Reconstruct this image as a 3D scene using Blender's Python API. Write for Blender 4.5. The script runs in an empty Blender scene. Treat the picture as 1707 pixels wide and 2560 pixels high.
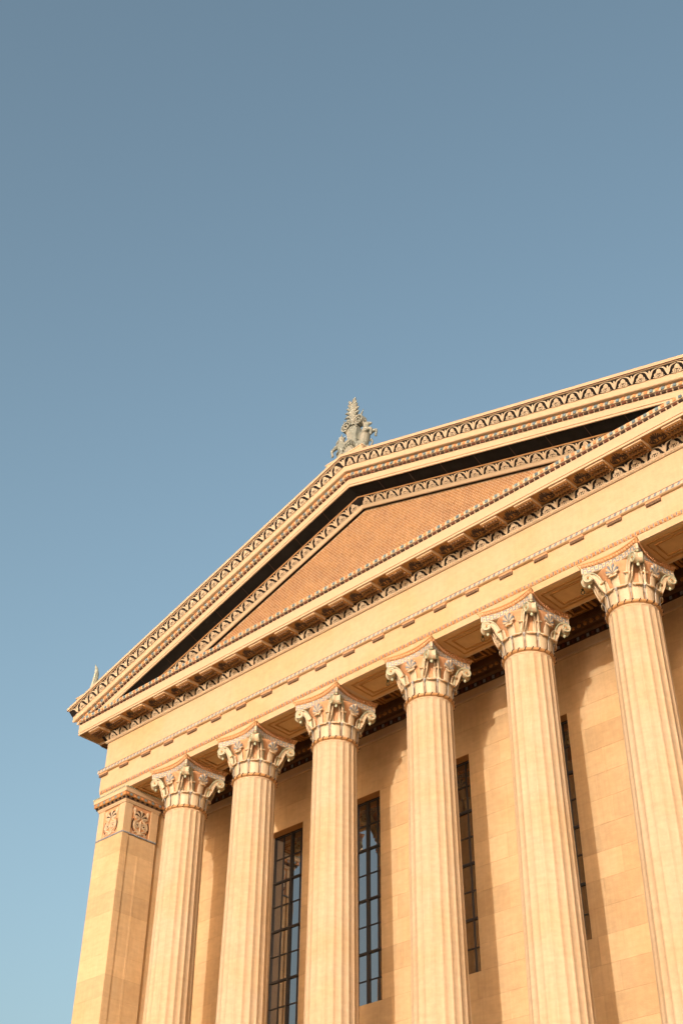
import bpy, bmesh, math, random
from mathutils import Vector, Matrix

random.seed(7)
sc = bpy.context.scene
COL = sc.collection
R = math.radians

# ---------------------------------------------------------------- camera
YAW, PITCH, ROLL = 0.765, 0.669, 0.011
fwd = Vector((-math.sin(YAW) * math.cos(PITCH), math.cos(YAW) * math.cos(PITCH), math.sin(PITCH)))
rt0 = Vector((math.cos(YAW), math.sin(YAW), 0))
up0 = rt0.cross(fwd)
rt = rt0 * math.cos(ROLL) + up0 * math.sin(ROLL)
up = up0 * math.cos(ROLL) - rt0 * math.sin(ROLL)
cam = bpy.data.cameras.new("camera")
cam_o = bpy.data.objects.new("camera", cam)
COL.objects.link(cam_o)
cam.sensor_fit = 'VERTICAL'
cam.sensor_height = 36.0
cam.lens = 3219.4 / 2560 * 36.0
cam.clip_start = 0.5
cam.clip_end = 5000
m = Matrix((rt, up, -fwd)).transposed().to_4x4()
m.translation = Vector((25.46, -28.54, -22.816))
cam_o.matrix_world = m
sc.camera = cam_o

# ---------------------------------------------------------------- sky, sun, exposure
SUN_AZ, SUN_EL = R(21.7), R(7.2)      # azimuth to the right of the facade's normal
world = bpy.data.worlds.new("World")
sc.world = world
world.use_nodes = True
wn = world.node_tree
sky = wn.nodes.new('ShaderNodeTexSky')
sky.sky_type = 'NISHITA'
sky.sun_disc = False
sky.sun_elevation = SUN_EL
sky.sun_rotation = math.pi - SUN_AZ
sky.air_density = 1.05
sky.dust_density = 7.0
sky.ozone_density = 1.5
gam = wn.nodes.new('ShaderNodeGamma')
gam.inputs['Gamma'].default_value = 1.06
hsv = wn.nodes.new('ShaderNodeHueSaturation')
hsv.inputs['Hue'].default_value = 0.482
hsv.inputs['Saturation'].default_value = 0.86
hsv.inputs['Value'].default_value = 1.3
wn.links.new(sky.outputs[0], gam.inputs['Color'])
wn.links.new(gam.outputs[0], hsv.inputs['Color'])
wn.links.new(hsv.outputs[0], wn.nodes['Background'].inputs[0])
wn.nodes['Background'].inputs[1].default_value = 0.15

sun = bpy.data.lights.new("sun", 'SUN')
sun.energy = 2.0
sun.angle = R(0.53)
sun.color = (0.68, 0.62, 0.565)
sun_o = bpy.data.objects.new("sun", sun)
COL.objects.link(sun_o)
sdir = Vector((math.sin(SUN_AZ) * math.cos(SUN_EL), -math.cos(SUN_AZ) * math.cos(SUN_EL), math.sin(SUN_EL)))
sun_o.rotation_euler = sdir.to_track_quat('Z', 'Y').to_euler()
sun_o.location = sdir * 80

sc.view_settings.view_transform = 'Standard'
sc.view_settings.look = 'None'
sc.view_settings.gamma = 1.0
sc.view_settings.use_curve_mapping = False
sc.view_settings.exposure = 0.88
sc.cycles.blur_glossy = 0.0

# ---------------------------------------------------------------- materials
MATS = {}


def mat(name, col, rough=0.8, vary=0.08, scale=3.0, bump=0.0, bscale=40.0, rnd=0.0, metal=0.0, streak=0.0, spec=0.3, hue2=None, patch=0.0):
    if name in MATS:
        return MATS[name]
    mt = bpy.data.materials.new(name)
    mt.use_nodes = True
    nt = mt.node_tree
    N, L = nt.nodes, nt.links
    b = N['Principled BSDF']
    b.inputs['Roughness'].default_value = rough
    b.inputs['Metallic'].default_value = metal
    b.inputs['Specular IOR Level'].default_value = spec
    tc = N.new('ShaderNodeNewGeometry')
    noi = N.new('ShaderNodeTexNoise')
    noi.inputs['Scale'].default_value = scale
    noi.inputs['Detail'].default_value = 6
    noi.inputs['Roughness'].default_value = 0.62
    L.new(tc.outputs['Position'], noi.inputs['Vector'])
    ramp = N.new('ShaderNodeMapRange')
    ramp.inputs['From Min'].default_value = 0.25
    ramp.inputs['From Max'].default_value = 0.75
    ramp.inputs['To Min'].default_value = 1 - vary
    ramp.inputs['To Max'].default_value = 1 + vary
    L.new(noi.outputs['Fac'], ramp.inputs['Value'])
    last = ramp.outputs[0]

    def mul(a, bsock):
        mm = N.new('ShaderNodeMath')
        mm.operation = 'MULTIPLY'
        L.new(a, mm.inputs[0])
        L.new(bsock, mm.inputs[1])
        return mm.outputs[0]

    if streak:
        # bedding of the stone: fine wavy layers, and rain streaks running down
        for (sx, sy, sz, amt) in ((2.2, 2.2, 9.0, streak), (11.0, 11.0, 0.35, streak * 0.8)):
            mp = N.new('ShaderNodeMapping')
            mp.inputs['Scale'].default_value = (sx, sy, sz)
            mp.inputs['Rotation'].default_value = (0.10, 0.12, 0) if sz > 1 else (0, 0, 0)
            L.new(tc.outputs['Position'], mp.inputs['Vector'])
            n2 = N.new('ShaderNodeTexNoise')
            n2.inputs['Scale'].default_value = 1.0
            n2.inputs['Detail'].default_value = 5
            n2.inputs['Distortion'].default_value = 0.35
            L.new(mp.outputs[0], n2.inputs['Vector'])
            r2 = N.new('ShaderNodeMapRange')
            r2.inputs['From Min'].default_value = 0.3
            r2.inputs['From Max'].default_value = 0.7
            r2.inputs['To Min'].default_value = 1 - amt
            r2.inputs['To Max'].default_value = 1 + amt
            L.new(n2.outputs['Fac'], r2.inputs['Value'])
            last = mul(last, r2.outputs[0])
    if rnd:
        oi = N.new('ShaderNodeObjectInfo')
        r3 = N.new('ShaderNodeMapRange')
        r3.inputs['To Min'].default_value = 1 - rnd
        r3.inputs['To Max'].default_value = 1 + rnd
        L.new(oi.outputs['Random'], r3.inputs['Value'])
        last = mul(last, r3.outputs[0])
    base = N.new('ShaderNodeRGB')
    base.outputs[0].default_value = (*col, 1)
    csock = base.outputs[0]
    if hue2:
        n4 = N.new('ShaderNodeTexNoise')
        n4.inputs['Scale'].default_value = patch or 0.5
        n4.inputs['Detail'].default_value = 4
        L.new(tc.outputs['Position'], n4.inputs['Vector'])
        r4 = N.new('ShaderNodeMapRange')
        r4.inputs['From Min'].default_value = 0.42
        r4.inputs['From Max'].default_value = 0.68
        L.new(n4.outputs['Fac'], r4.inputs['Value'])
        mx = N.new('ShaderNodeMix')
        mx.data_type = 'RGBA'
        mx.inputs[7].default_value = (*hue2, 1)
        L.new(r4.outputs[0], mx.inputs[0])
        L.new(csock, mx.inputs[6])
        csock = mx.outputs[2]
    vm = N.new('ShaderNodeVectorMath')
    vm.operation = 'SCALE'
    L.new(csock, vm.inputs[0])
    L.new(last, vm.inputs['Scale'])
    L.new(vm.outputs[0], b.inputs['Base Color'])
    if bump:
        nb = N.new('ShaderNodeTexNoise')
        nb.inputs['Scale'].default_value = bscale
        nb.inputs['Detail'].default_value = 5
        L.new(tc.outputs['Position'], nb.inputs['Vector'])
        bp = N.new('ShaderNodeBump')
        bp.inputs['Strength'].default_value = bump
        bp.inputs['Distance'].default_value = 0.02
        L.new(nb.outputs['Fac'], bp.inputs['Height'])
        L.new(bp.outputs[0], b.inputs['Normal'])
    MATS[name] = mt
    return mt


STONE = (0.525, 0.385, 0.232)
STONE2 = (0.515, 0.355, 0.185)
M_STONE = mat("sandstone", STONE, 0.85, 0.07, 5.0, 0.25, 30, streak=0.03, hue2=STONE2, patch=0.45)
M_SHAFT = mat("sandstone_shaft", (0.472, 0.357, 0.232), 0.85, 0.07, 7.0, 0.25, 35, streak=0.05, hue2=(0.468, 0.335, 0.195), patch=0.6, rnd=0.03)
M_BLOCK = mat("sandstone_block", (0.545, 0.388, 0.215), 0.86, 0.07, 5.0, 0.3, 30, rnd=0.10, streak=0.05, hue2=STONE2, patch=0.7)
M_TRIM = mat("sandstone_trim", (0.53, 0.392, 0.245), 0.82, 0.06, 6.0, 0.15, 40)
M_JOINT = mat("mortar", (0.42, 0.30, 0.18), 0.9, 0.1, 8)
M_CREAM = mat("cream_glaze", (0.53, 0.42, 0.275), 0.5, 0.10, 18.0, 0.15, 60, rnd=0.05, spec=0.4)
M_WHITE = mat("ivory_glaze", (0.54, 0.435, 0.295), 0.5, 0.10, 18.0, 0.1, 60, rnd=0.05, spec=0.4)
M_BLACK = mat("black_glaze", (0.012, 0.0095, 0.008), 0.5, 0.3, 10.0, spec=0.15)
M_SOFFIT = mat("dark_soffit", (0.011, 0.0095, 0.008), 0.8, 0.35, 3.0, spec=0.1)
M_BLUE = mat("blue_glaze", (0.14, 0.20, 0.22), 0.5, 0.18, 14.0, rnd=0.22, spec=0.4)
M_STEEL = mat("grey_blue_glaze", (0.205, 0.235, 0.26), 0.55, 0.16, 14.0, rnd=0.14, spec=0.4)
M_ORANGE = mat("orange_glaze", (0.56, 0.25, 0.10), 0.55, 0.15, 12.0, rnd=0.16, spec=0.4)
M_PEACH = mat("peach_glaze", (0.54, 0.295, 0.15), 0.6, 0.15, 9.0, spec=0.3)
M_RED = mat("red_brown_glaze", (0.11, 0.034, 0.014), 0.5, 0.2, 12.0, rnd=0.2, spec=0.4)
M_MINT = mat("mint_glaze", (0.42, 0.46, 0.32), 0.55, 0.12, 12.0, spec=0.4)
M_OCHRE = mat("ochre_terracotta", (0.36, 0.18, 0.05), 0.65, 0.16, 8.0, 0.2, 40, rnd=0.06)
M_GOLD = mat("gold_brown_glaze", (0.45, 0.245, 0.095), 0.5, 0.15, 10.0, spec=0.5)
M_BROWN = mat("brown_glaze", (0.17, 0.105, 0.06), 0.6, 0.2, 10.0)
M_PEG = mat("peg_terracotta", (0.13, 0.062, 0.02), 0.6, 0.2, 10.0)
M_PALEB = mat("pale_blue_glaze", (0.33, 0.33, 0.31), 0.55, 0.16, 14.0, spec=0.4)
M_BOUNCE = mat("bounce_tint_stone", (0.55, 0.345, 0.145), 0.8, 0.12, 3.0, 0.2, 30)  # stone with the warm bounced light of the soffit put into its colour
M_DKBR = mat("dark_brown_glaze", (0.045, 0.024, 0.014), 0.55, 0.25, 10.0)
M_TILE = mat("orange_brick", (0.36, 0.178, 0.06), 0.75, 0.3, 9.0, 0.2, 50, hue2=(0.28, 0.13, 0.05), patch=1.2)
M_TILEJ = mat("pale_mortar", (0.47, 0.345, 0.22), 0.85, 0.1, 9.0)
M_BRONZE = mat("green_bronze", (0.235, 0.255, 0.215), 0.6, 0.2, 6.0, 0.3, 25, hue2=(0.31, 0.30, 0.24), patch=2.5)
M_PALEBRZ = mat("pale_bronze", (0.42, 0.43, 0.33), 0.6, 0.15, 6.0, 0.2, 25)
M_BRZDK = mat("dark_bronze_hollow", (0.05, 0.055, 0.025), 0.7, 0.3, 8.0)
M_FRAME = mat("window_bronze", (0.014, 0.011, 0.008), 0.45, 0.2, 8.0, metal=0.0, spec=0.5)
M_PAVE = mat("paving_stone", (0.46, 0.32, 0.18), 0.13, spec=0.6, vary=0.1, scale=1.5, hue2=(0.42, 0.29, 0.17), patch=0.2)
M_CEIL = mat("painted_ceiling", (0.10, 0.05, 0.022), 0.7, 0.3, 4.0)
M_ROOF = mat("roof_tile", (0.16, 0.17, 0.16), 0.7, 0.15, 4.0)


def glass_mat():
    mt = bpy.data.materials.new("window_glass")
    mt.use_nodes = True
    nt = mt.node_tree
    b = nt.nodes['Principled BSDF']
    b.inputs['Base Color'].default_value = (0.010, 0.010, 0.011, 1)
    b.inputs['Roughness'].default_value = 0.02
    b.inputs['IOR'].default_value = 2.4
    b.inputs['Specular IOR Level'].default_value = 0.9
    b.inputs['Coat Weight'].default_value = 1.0
    b.inputs['Coat IOR'].default_value = 1.8
    g = nt.nodes.new('ShaderNodeNewGeometry')
    n = nt.nodes.new('ShaderNodeTexNoise')
    n.inputs['Scale'].default_value = 2.5
    nt.links.new(g.outputs['Position'], n.inputs['Vector'])
    bp = nt.nodes.new('ShaderNodeBump')
    bp.inputs['Strength'].default_value = 0.02
    bp.inputs['Distance'].default_value = 0.02
    nt.links.new(n.outputs['Fac'], bp.inputs['Height'])
    nt.links.new(bp.outputs[0], b.inputs['Normal'])
    nt.links.new(bp.outputs[0], b.inputs['Coat Normal'])
    return mt


M_GLASS = glass_mat()


# ---------------------------------------------------------------- mesh helpers
class MB:
    def __init__(s):
        s.v, s.f, s.sm = [], [], []

    def add(s, vs, fs, smooth=False):
        o = len(s.v)
        s.v += [tuple(p) for p in vs]
        for f in fs:
            s.f.append(tuple(i + o for i in f))
            s.sm.append(smooth)
        return s

    def box(s, x0, x1, y0, y1, z0, z1):
        vs = [(x0, y0, z0), (x1, y0, z0), (x1, y1, z0), (x0, y1, z0), (x0, y0, z1), (x1, y0, z1), (x1, y1, z1), (x0, y1, z1)]
        return s.add(vs, [(0, 3, 2, 1), (4, 5, 6, 7), (0, 1, 5, 4), (1, 2, 6, 5), (2, 3, 7, 6), (3, 0, 4, 7)])

    def plate(s, poly, d0, d1, chamfer=0.0):
        """polygon (u,v) counter-clockwise in the XZ plane, standing from y=-d0 out to y=-d1"""
        n = len(poly)
        if chamfer:
            cx = sum(p[0] for p in poly) / n
            cy = sum(p[1] for p in poly) / n
            top = [(cx + (u - cx) * (1 - chamfer), cy + (v - cy) * (1 - chamfer)) for u, v in poly]
        else:
            top = poly
        vs = [(u, -d0, v) for u, v in poly] + [(u, -d1, v) for u, v in top]
        fs = [tuple(range(n, 2 * n))] + [(i, (i + 1) % n, n + (i + 1) % n, n + i) for i in range(n)]
        return s.add(vs, fs)

    def stroke(s, pts, ws, d0, d1):
        """a flat ribbon along a 2-D path (u,v) with widths ws, standing from -d0 to -d1"""
        n = len(pts)
        if not hasattr(ws, '__len__'):
            ws = [ws] * n
        Lp, Rp = [], []
        for i in range(n):
            a = pts[max(i - 1, 0)]
            b = pts[min(i + 1, n - 1)]
            tx, ty = b[0] - a[0], b[1] - a[1]
            q = math.hypot(tx, ty) or 1
            nx, ny = -ty / q, tx / q
            w = ws[i] / 2
            Lp.append((pts[i][0] + nx * w, pts[i][1] + ny * w))
            Rp.append((pts[i][0] - nx * w, pts[i][1] - ny * w))
        vs = [(u, -d1, v) for u, v in Lp] + [(u, -d1, v) for u, v in Rp] + [(u, -d0, v) for u, v in Lp] + [(u, -d0, v) for u, v in Rp]
        fs = []
        for i in range(n - 1):
            fs.append((i, n + i, n + i + 1, i + 1))
            fs.append((i + 1, 2 * n + i + 1, 2 * n + i, i))
            fs.append((n + i, 3 * n + i, 3 * n + i + 1, n + i + 1))
        fs.append((0, 2 * n, 3 * n, n))
        fs.append((n - 1, 2 * n - 1, 4 * n - 1, 3 * n - 1))
        return s.add(vs, fs)

    def tube(s, pts, rs, n=8, smooth=True, flat=1.0):
        pts = [Vector(p) for p in pts]
        if not hasattr(rs, '__len__'):
            rs = [rs] * len(pts)
        vs, fs = [], []
        prev = None
        for i, p in enumerate(pts):
            t = (pts[min(i + 1, len(pts) - 1)] - pts[max(i - 1, 0)]).normalized()
            if prev is None:
                a = Vector((0, 0, 1)) if abs(t.z) < 0.9 else Vector((1, 0, 0))
                u = t.cross(a).normalized()
            else:
                u = (prev - t * prev.dot(t)).normalized()
            prev = u
            w = t.cross(u)
            for k in range(n):
                an = 2 * math.pi * k / n
                vs.append(p + u * (math.cos(an) * rs[i]) + w * (math.sin(an) * rs[i] * flat))
        for i in range(len(pts) - 1):
            for k in range(n):
                k2 = (k + 1) % n
                fs.append((i * n + k, i * n + k2, (i + 1) * n + k2, (i + 1) * n + k))
        s.add(vs, fs, smooth)
        o = len(s.v) - len(vs)
        s.f.append(tuple(o + k for k in reversed(range(n))))
        s.sm.append(False)
        s.f.append(tuple(o + (len(pts) - 1) * n + k for k in range(n)))
        s.sm.append(False)
        return s

    def ell(s, c, r, nu=8, nv=5, smooth=True):
        vs, fs = [], []
        for j in range(1, nv):
            ph = math.pi * j / nv
            for i in range(nu):
                th = 2 * math.pi * i / nu
                vs.append((c[0] + r[0] * math.sin(ph) * math.cos(th), c[1] + r[1] * math.sin(ph) * math.sin(th), c[2] + r[2] * math.cos(ph)))
        t, b = len(vs), len(vs) + 1
        vs += [(c[0], c[1], c[2] + r[2]), (c[0], c[1], c[2] - r[2])]
        for j in range(nv - 2):
            for i in range(nu):
                i2 = (i + 1) % nu
                fs.append((j * nu + i, (j + 1) * nu + i, (j + 1) * nu + i2, j * nu + i2))
        for i in range(nu):
            i2 = (i + 1) % nu
            fs.append((t, i, i2))
            fs.append((b, (nv - 2) * nu + i2, (nv - 2) * nu + i))
        return s.add(vs, fs, smooth)

    def lathe(s, prof, n=48, smooth=True):
        vs, fs = [], []
        for r, z in prof:
            for k in range(n):
                a = 2 * math.pi * k / n
                vs.append((r * math.cos(a), r * math.sin(a), z))
        for i in range(len(prof) - 1):
            for k in range(n):
                k2 = (k + 1) % n
                fs.append((i * n + k, i * n + k2, (i + 1) * n + k2, (i + 1) * n + k))
        return s.add(vs, fs, smooth)

    def xf(s, M):
        s.v = [tuple(M @ Vector(p)) for p in s.v]
        return s

    def mesh(s, name, mt):
        me = bpy.data.meshes.new(name)
        me.from_pydata(s.v, [], s.f)
        me.materials.append(mt)
        me.polygons.foreach_set('use_smooth', s.sm)
        bm = bmesh.new()
        bm.from_mesh(me)
        bmesh.ops.recalc_face_normals(bm, faces=bm.faces)
        bm.to_mesh(me)
        bm.free()
        me.update()
        return me


def put(name, me, parent=None, loc=(0, 0, 0), rot=None, kind=None, mtx=None, label=None):
    o = bpy.data.objects.new(name, me)
    COL.objects.link(o)
    if parent is not None:
        o.parent = parent
    if mtx is not None:
        o.matrix_local = mtx
    else:
        o.location = loc
        if rot:
            o.rotation_euler = rot
    if kind:
        o['kind'] = kind
    if label:
        o['label'] = label
    return o


def build(name, mb, mt, parent=None, **k):
    return put(name, mb.mesh(name, mt), parent, **k)


def empty(name, parent=None, loc=(0, 0, 0)):
    o = bpy.data.objects.new(name, None)
    COL.objects.link(o)
    o.location = loc
    o.empty_display_size = 0.5
    if parent is not None:
        o.parent = parent
    return o


def copy_tree(src, parent, loc):
    c = src.copy()
    COL.objects.link(c)
    c.parent = parent
    c.location = loc
    for ch in list(src.children):
        d = ch.copy()
        COL.objects.link(d)
        d.parent = c
    return c


def T(x, y, z):
    return Matrix.Translation((x, y, z))


def RX(a):
    return Matrix.Rotation(a, 4, 'X')


def RY(a):
    return Matrix.Rotation(a, 4, 'Y')


def RZ(a):
    return Matrix.Rotation(a, 4, 'Z')


# ---------------------------------------------------------------- the main dimensions (metres, z = 0 at the architrave's underside)
X0 = 13.64                    # facade half width to where offset d = 0
BACK = 16.0
SL = 0.3086                   # pitch of the pediment
TH = math.atan(SL)
COLX = [-9.89, -6.122, -2.122, 2.122, 6.122, 9.941]
BAYS = [-8.03, -4.122, 0.0, 4.122, 8.03]
GROUND = -24.4
FLOOR = -17.4
WALLY = 3.45

# ---------------------------------------------------------------- ground
g = MB().add([(-1500, -1500, GROUND), (1500, -1500, GROUND), (1500, 1500, GROUND), (-1500, 1500, GROUND)], [(0, 1, 2, 3)])
build('ground', g, M_PAVE, kind='structure')

bld = empty('temple_building', None, (0, 0, 0))
bld['label'] = 'golden sandstone temple front with six fluted columns under a painted pediment'
bld['category'] = 'building'


def sweep(prof, inner_back=BACK):
    """closed profile (d,z), d = distance outwards; runs back-left, corner, front, corner, back-right"""
    n = len(prof)
    mb = MB()
    vs = []
    for d, z in prof:
        w = X0 + d
        vs += [(-w, inner_back, z), (-w, -d, z), (w, -d, z), (w, inner_back, z)]
    fs = []
    for i in range(n):
        j = (i + 1) % n
        for k in range(3):
            fs.append((i * 4 + k, i * 4 + k + 1, j * 4 + k + 1, j * 4 + k))
    fs.append(tuple(i * 4 for i in range(n)))
    fs.append(tuple(i * 4 + 3 for i in reversed(range(n))))
    return mb.add(vs, fs)


def rake(prof, zmin=3.46):
    """closed profile (d, height at the apex) swept down both slopes of the pediment"""
    n = len(prof)
    vs, fs = [], []
    for d, z in prof:
        xe = min(X0 + d, (z - zmin) / SL)
        vs += [(-xe, -d, z - SL * xe), (0, -d, z), (xe, -d, z - SL * xe)]
    for i in range(n):
        j = (i + 1) % n
        for k in range(2):
            fs.append((i * 3 + k, i * 3 + k + 1, j * 3 + k + 1, j * 3 + k))
    fs.append(tuple(i * 3 for i in range(n)))
    fs.append(tuple(i * 3 + 2 for i in reversed(range(n))))
    return MB().add(vs, fs)


# ---------------------------------------------------------------- podium and steps
pod = empty('podium', bld)
build('podium_base', MB().box(-15.6, 15.6, -2.2, BACK, GROUND, FLOOR), M_STONE, pod)
for k in range(12):
    z1 = GROUND + (k + 1) * (FLOOR - GROUND) / 13
    y1 = -2.21
    build('step', MB().box(-12.5, 12.5, y1 - (12 - k) * 0.36, y1, GROUND + 0.002 * k, z1), M_STONE, pod)

# ---------------------------------------------------------------- rear wall of ashlar, side walls
wall = empty('rear_wall', bld)
WIN = 0.95
WTOP, WBOT = -1.73, -9.2
bk = MB()
xs = [-13.0]
for c in BAYS:
    xs += [c - WIN - 0.0, c + WIN + 0.0]
xs.append(13.0)
GLY = 3.86
for i in range(0, len(xs), 2):
    bk.box(xs[i], xs[i + 1], WALLY + 0.003, WALLY + 0.9, FLOOR, 1.5)
for c in BAYS:
    bk.box(c - WIN, c + WIN, WALLY + 0.003, WALLY + 0.9, WTOP, 1.5)
    bk.box(c - WIN, c + WIN, WALLY + 0.003, WALLY + 0.9, FLOOR, WBOT)
build('wall_core', bk, M_JOINT, wall)
CH = 0.83
blk_cache = {}
J = 0.003


def block(x0, x1, z0, z1):
    w, h = round(x1 - x0, 3), round(z1 - z0, 3)
    if w < 0.06 or h < 0.06:
        return
    key = (w, h)
    if key not in blk_cache:
        b = MB()
        e = 0.006
        ww, hh = w / 2 - J / 2, h / 2 - J / 2
        vs = [(-ww, 0.03, -hh), (ww, 0.03, -hh), (ww, 0.03, hh), (-ww, 0.03, hh),
              (-ww, 0.004, -hh), (ww, 0.004, -hh), (ww, 0.004, hh), (-ww, 0.004, hh),
              (-ww + e * .5, -0.004, -hh + e * .5), (ww - e * .5, -0.004, -hh + e * .5), (ww - e * .5, -0.004, hh - e * .5), (-ww + e * .5, -0.004, hh - e * .5)]
        fs = [(8, 9, 10, 11)]
        for k in range(4):
            k2 = (k + 1) % 4
            fs += [(4 + k, 4 + k2, 8 + k2, 8 + k), (k, k2, 4 + k2, 4 + k)]
        b.add(vs, fs)
        blk_cache[key] = b.mesh('stone_block', M_BLOCK)
    put('stone_block', blk_cache[key], wall, ((x0 + x1) / 2, WALLY + random.uniform(-0.002, 0.002), (z0 + z1) / 2))


courses = []
z = WTOP
while z > -14.0:
    courses.append((z - CH, z))
    z -= CH
courses = [(WTOP, WTOP + 0.92), (WTOP + 0.92, 0.28)] + courses
for ci, (z0, z1) in enumerate(courses):
    inwin = z1 <= WTOP + 0.01 and z0 >= WBOT - 0.05
    if inwin:
        for i in range(0, len(xs), 2):
            a, b = xs[i], xs[i + 1]
            if ci % 2:
                mid = a + (b - a) * random.uniform(0.30, 0.42)
                block(a, mid, z0, z1)
                block(mid, b, z0, z1)
            else:
                mid = a + (b - a) * random.uniform(0.56, 0.70)
                block(a, mid, z0, z1)
                block(mid, b, z0, z1)
    else:
        off = 0.0 if ci % 2 else 0.95
        a = -13.0
        n = 13
        wv = 26.0 / n
        edges = [-13.0] + [-13.0 + off + wv * k + random.uniform(-0.3, 0.3) for k in range(0 if off else 1, n)] + [13.0]
        for a, b in zip(edges, edges[1:]):
            block(a, b, z0, z1)
build('wall_plinth', MB().box(-13.0, 13.0, WALLY - 0.02, WALLY + 0.03, FLOOR, -14.05), M_STONE, wall)
# crown of the rear wall: string course, painted band, cornice under the ceiling
build('wall_frieze', MB().box(-13.0, 13.0, WALLY - 0.05, WALLY + 0.4, 0.30, 0.66), M_STONE, wall)
build('string_course', MB().box(-13.0, 13.0, WALLY - 0.09, WALLY - 0.05, 0.30, 0.36), M_TRIM, wall)
build('painted_band', MB().box(-13.0, 13.0, WALLY - 0.08, WALLY + 0.3, 0.66, 0.86), M_DKBR, wall)
chip = MB().box(-0.05, 0.05, -0.012, 0.0, -0.06, 0.06).mesh('band_chip', M_RED)
chip2 = MB().box(-0.05, 0.05, -0.012, 0.0, -0.06, 0.06).mesh('band_chip', M_STEEL)
for k in range(130):
    put('band_chip', chip if k % 2 else chip2, wall, (-12.9 + k * 0.2, WALLY - 0.081, 0.76))
cp = MB()
prof = [(0.09, 0.86), (0.16, 0.92), (0.16, 1.05), (0.32, 1.2), (0.34, 1.32), (0.34, 1.6), (-0.3, 1.6), (-0.3, 0.86)]
n = len(prof)
cp.add([(x, WALLY - d, z) for x in (-13.0, 13.0) for d, z in prof], [(i, (i + 1) % n, n + (i + 1) % n, n + i) for i in range(n)])
build('wall_cornice', cp, M_CEIL, wall)
lf = MB().ell((0, 0, 0), (0.09, 0.05, 0.09), 6, 4).mesh('cornice_leaf', M_OCHRE)
for k in range(104):
    put('cornice_leaf', lf, wall, (-12.9 + k * 0.25, WALLY - 0.25, 1.12))

for s in (-1, 1):
    sw = MB()
    sw.box(min(s * 12.805, s * 14.34), max(s * 12.805, s * 14.34), 0.94, BACK, FLOOR, -0.002)
    build('side_wall', sw, M_STONE, bld)
build('back_wall', MB().box(-13.0, 13.0, BACK - 1, BACK - 0.01, FLOOR, 1.2), M_STONE, bld)

# ---------------------------------------------------------------- windows
FR_THICK = MB().box(-0.035, 0.035, -0.05, 0.05, -3.735, 3.735).mesh('mullion', M_FRAME)
win_proto = None
RH = (WTOP - WBOT) / 8
PW = WIN * 2 / 4
pane_me = MB().box(-PW / 2 + 0.012, PW / 2 - 0.012, -0.006, 0.006, -RH / 2 + 0.012, RH / 2 - 0.012).mesh('pane', M_GLASS)
vthin = MB().box(-0.016, 0.016, -0.035, 0.03, WBOT - WTOP, 0).mesh('glazing_bar', M_FRAME)
vthick = MB().box(-0.045, 0.045, -0.07, 0.04, WBOT - WTOP, 0).mesh('mullion', M_FRAME)
hthin = MB().box(-WIN, WIN, -0.033, 0.03, -0.016, 0.016).mesh('glazing_bar', M_FRAME)
hthick = MB().box(-WIN, WIN, -0.06, 0.04, -0.035, 0.035).mesh('transom', M_FRAME)
fr = MB()
fr.box(-WIN, -WIN + 0.05, -0.06, 0.06, WBOT - WTOP, 0).box(WIN - 0.05, WIN, -0.06, 0.06, WBOT - WTOP, 0)
fr.box(-WIN + 0.05, WIN - 0.05, -0.06, 0.06, -0.05, 0).box(-WIN + 0.05, WIN - 0.05, -0.06, 0.06, WBOT - WTOP, WBOT - WTOP + 0.05)
frame_me = fr.mesh('window_frame', M_FRAME)
head_me = MB().box(-WIN, WIN, -GLY + WALLY - 0.001, -0.06, -0.012, -0.001).mesh('window_head', M_OCHRE)
backing_me = MB().box(-WIN, WIN, 0.30, 0.32, WBOT - WTOP, 0).mesh('blind', M_SOFFIT)
for c in BAYS:
    w = empty('window', bld, (c, GLY, WTOP))
    put('window_frame', frame_me, w)
    put('window_head', head_me, w)
    put('blind', backing_me, w)
    put('mullion', vthick, w)
    for k in (-1, 1):
        put('glazing_bar', vthin, w, (k * PW, 0, 0))
    for r in range(1, 8):
        put('transom' if r % 2 == 0 else 'glazing_bar', hthick if r % 2 == 0 else hthin, w, (0, 0, -r * RH))
    for r in range(8):
        for k in range(4):
            put('pane', pane_me, w, (-WIN + (k + 0.5) * PW, 0.005, -(r + 0.5) * RH), rot=(random.uniform(-.004, .004), 0, random.uniform(-.004, .004)))

# ---------------------------------------------------------------- ceiling of the portico
ceil = empty('portico_ceiling', bld)
build('ceiling_slab', MB().box(-12.86, 12.86, 0.785, WALLY, 1.52, 1.75), M_CEIL, ceil)
cof = MB()
for a, b in ((0.62, 0.52), (0.44, 0.34), (0.26, 0.18)):
    cof.box(-a, a, -a, -b, 0, -0.10 + a * 0.1).box(-a, a, b, a, 0, -0.10 + a * 0.1).box(-a, -b, -b, b, 0, -0.10 + a * 0.1).box(b, a, -b, b, 0, -0.10 + a * 0.1)
cof_me = cof.mesh('coffer', M_OCHRE)
for k in range(18):
    for y in (1.45, 2.75):
        put('coffer', cof_me, ceil, (-12.1 + k * 1.42, y, 1.515))

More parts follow.
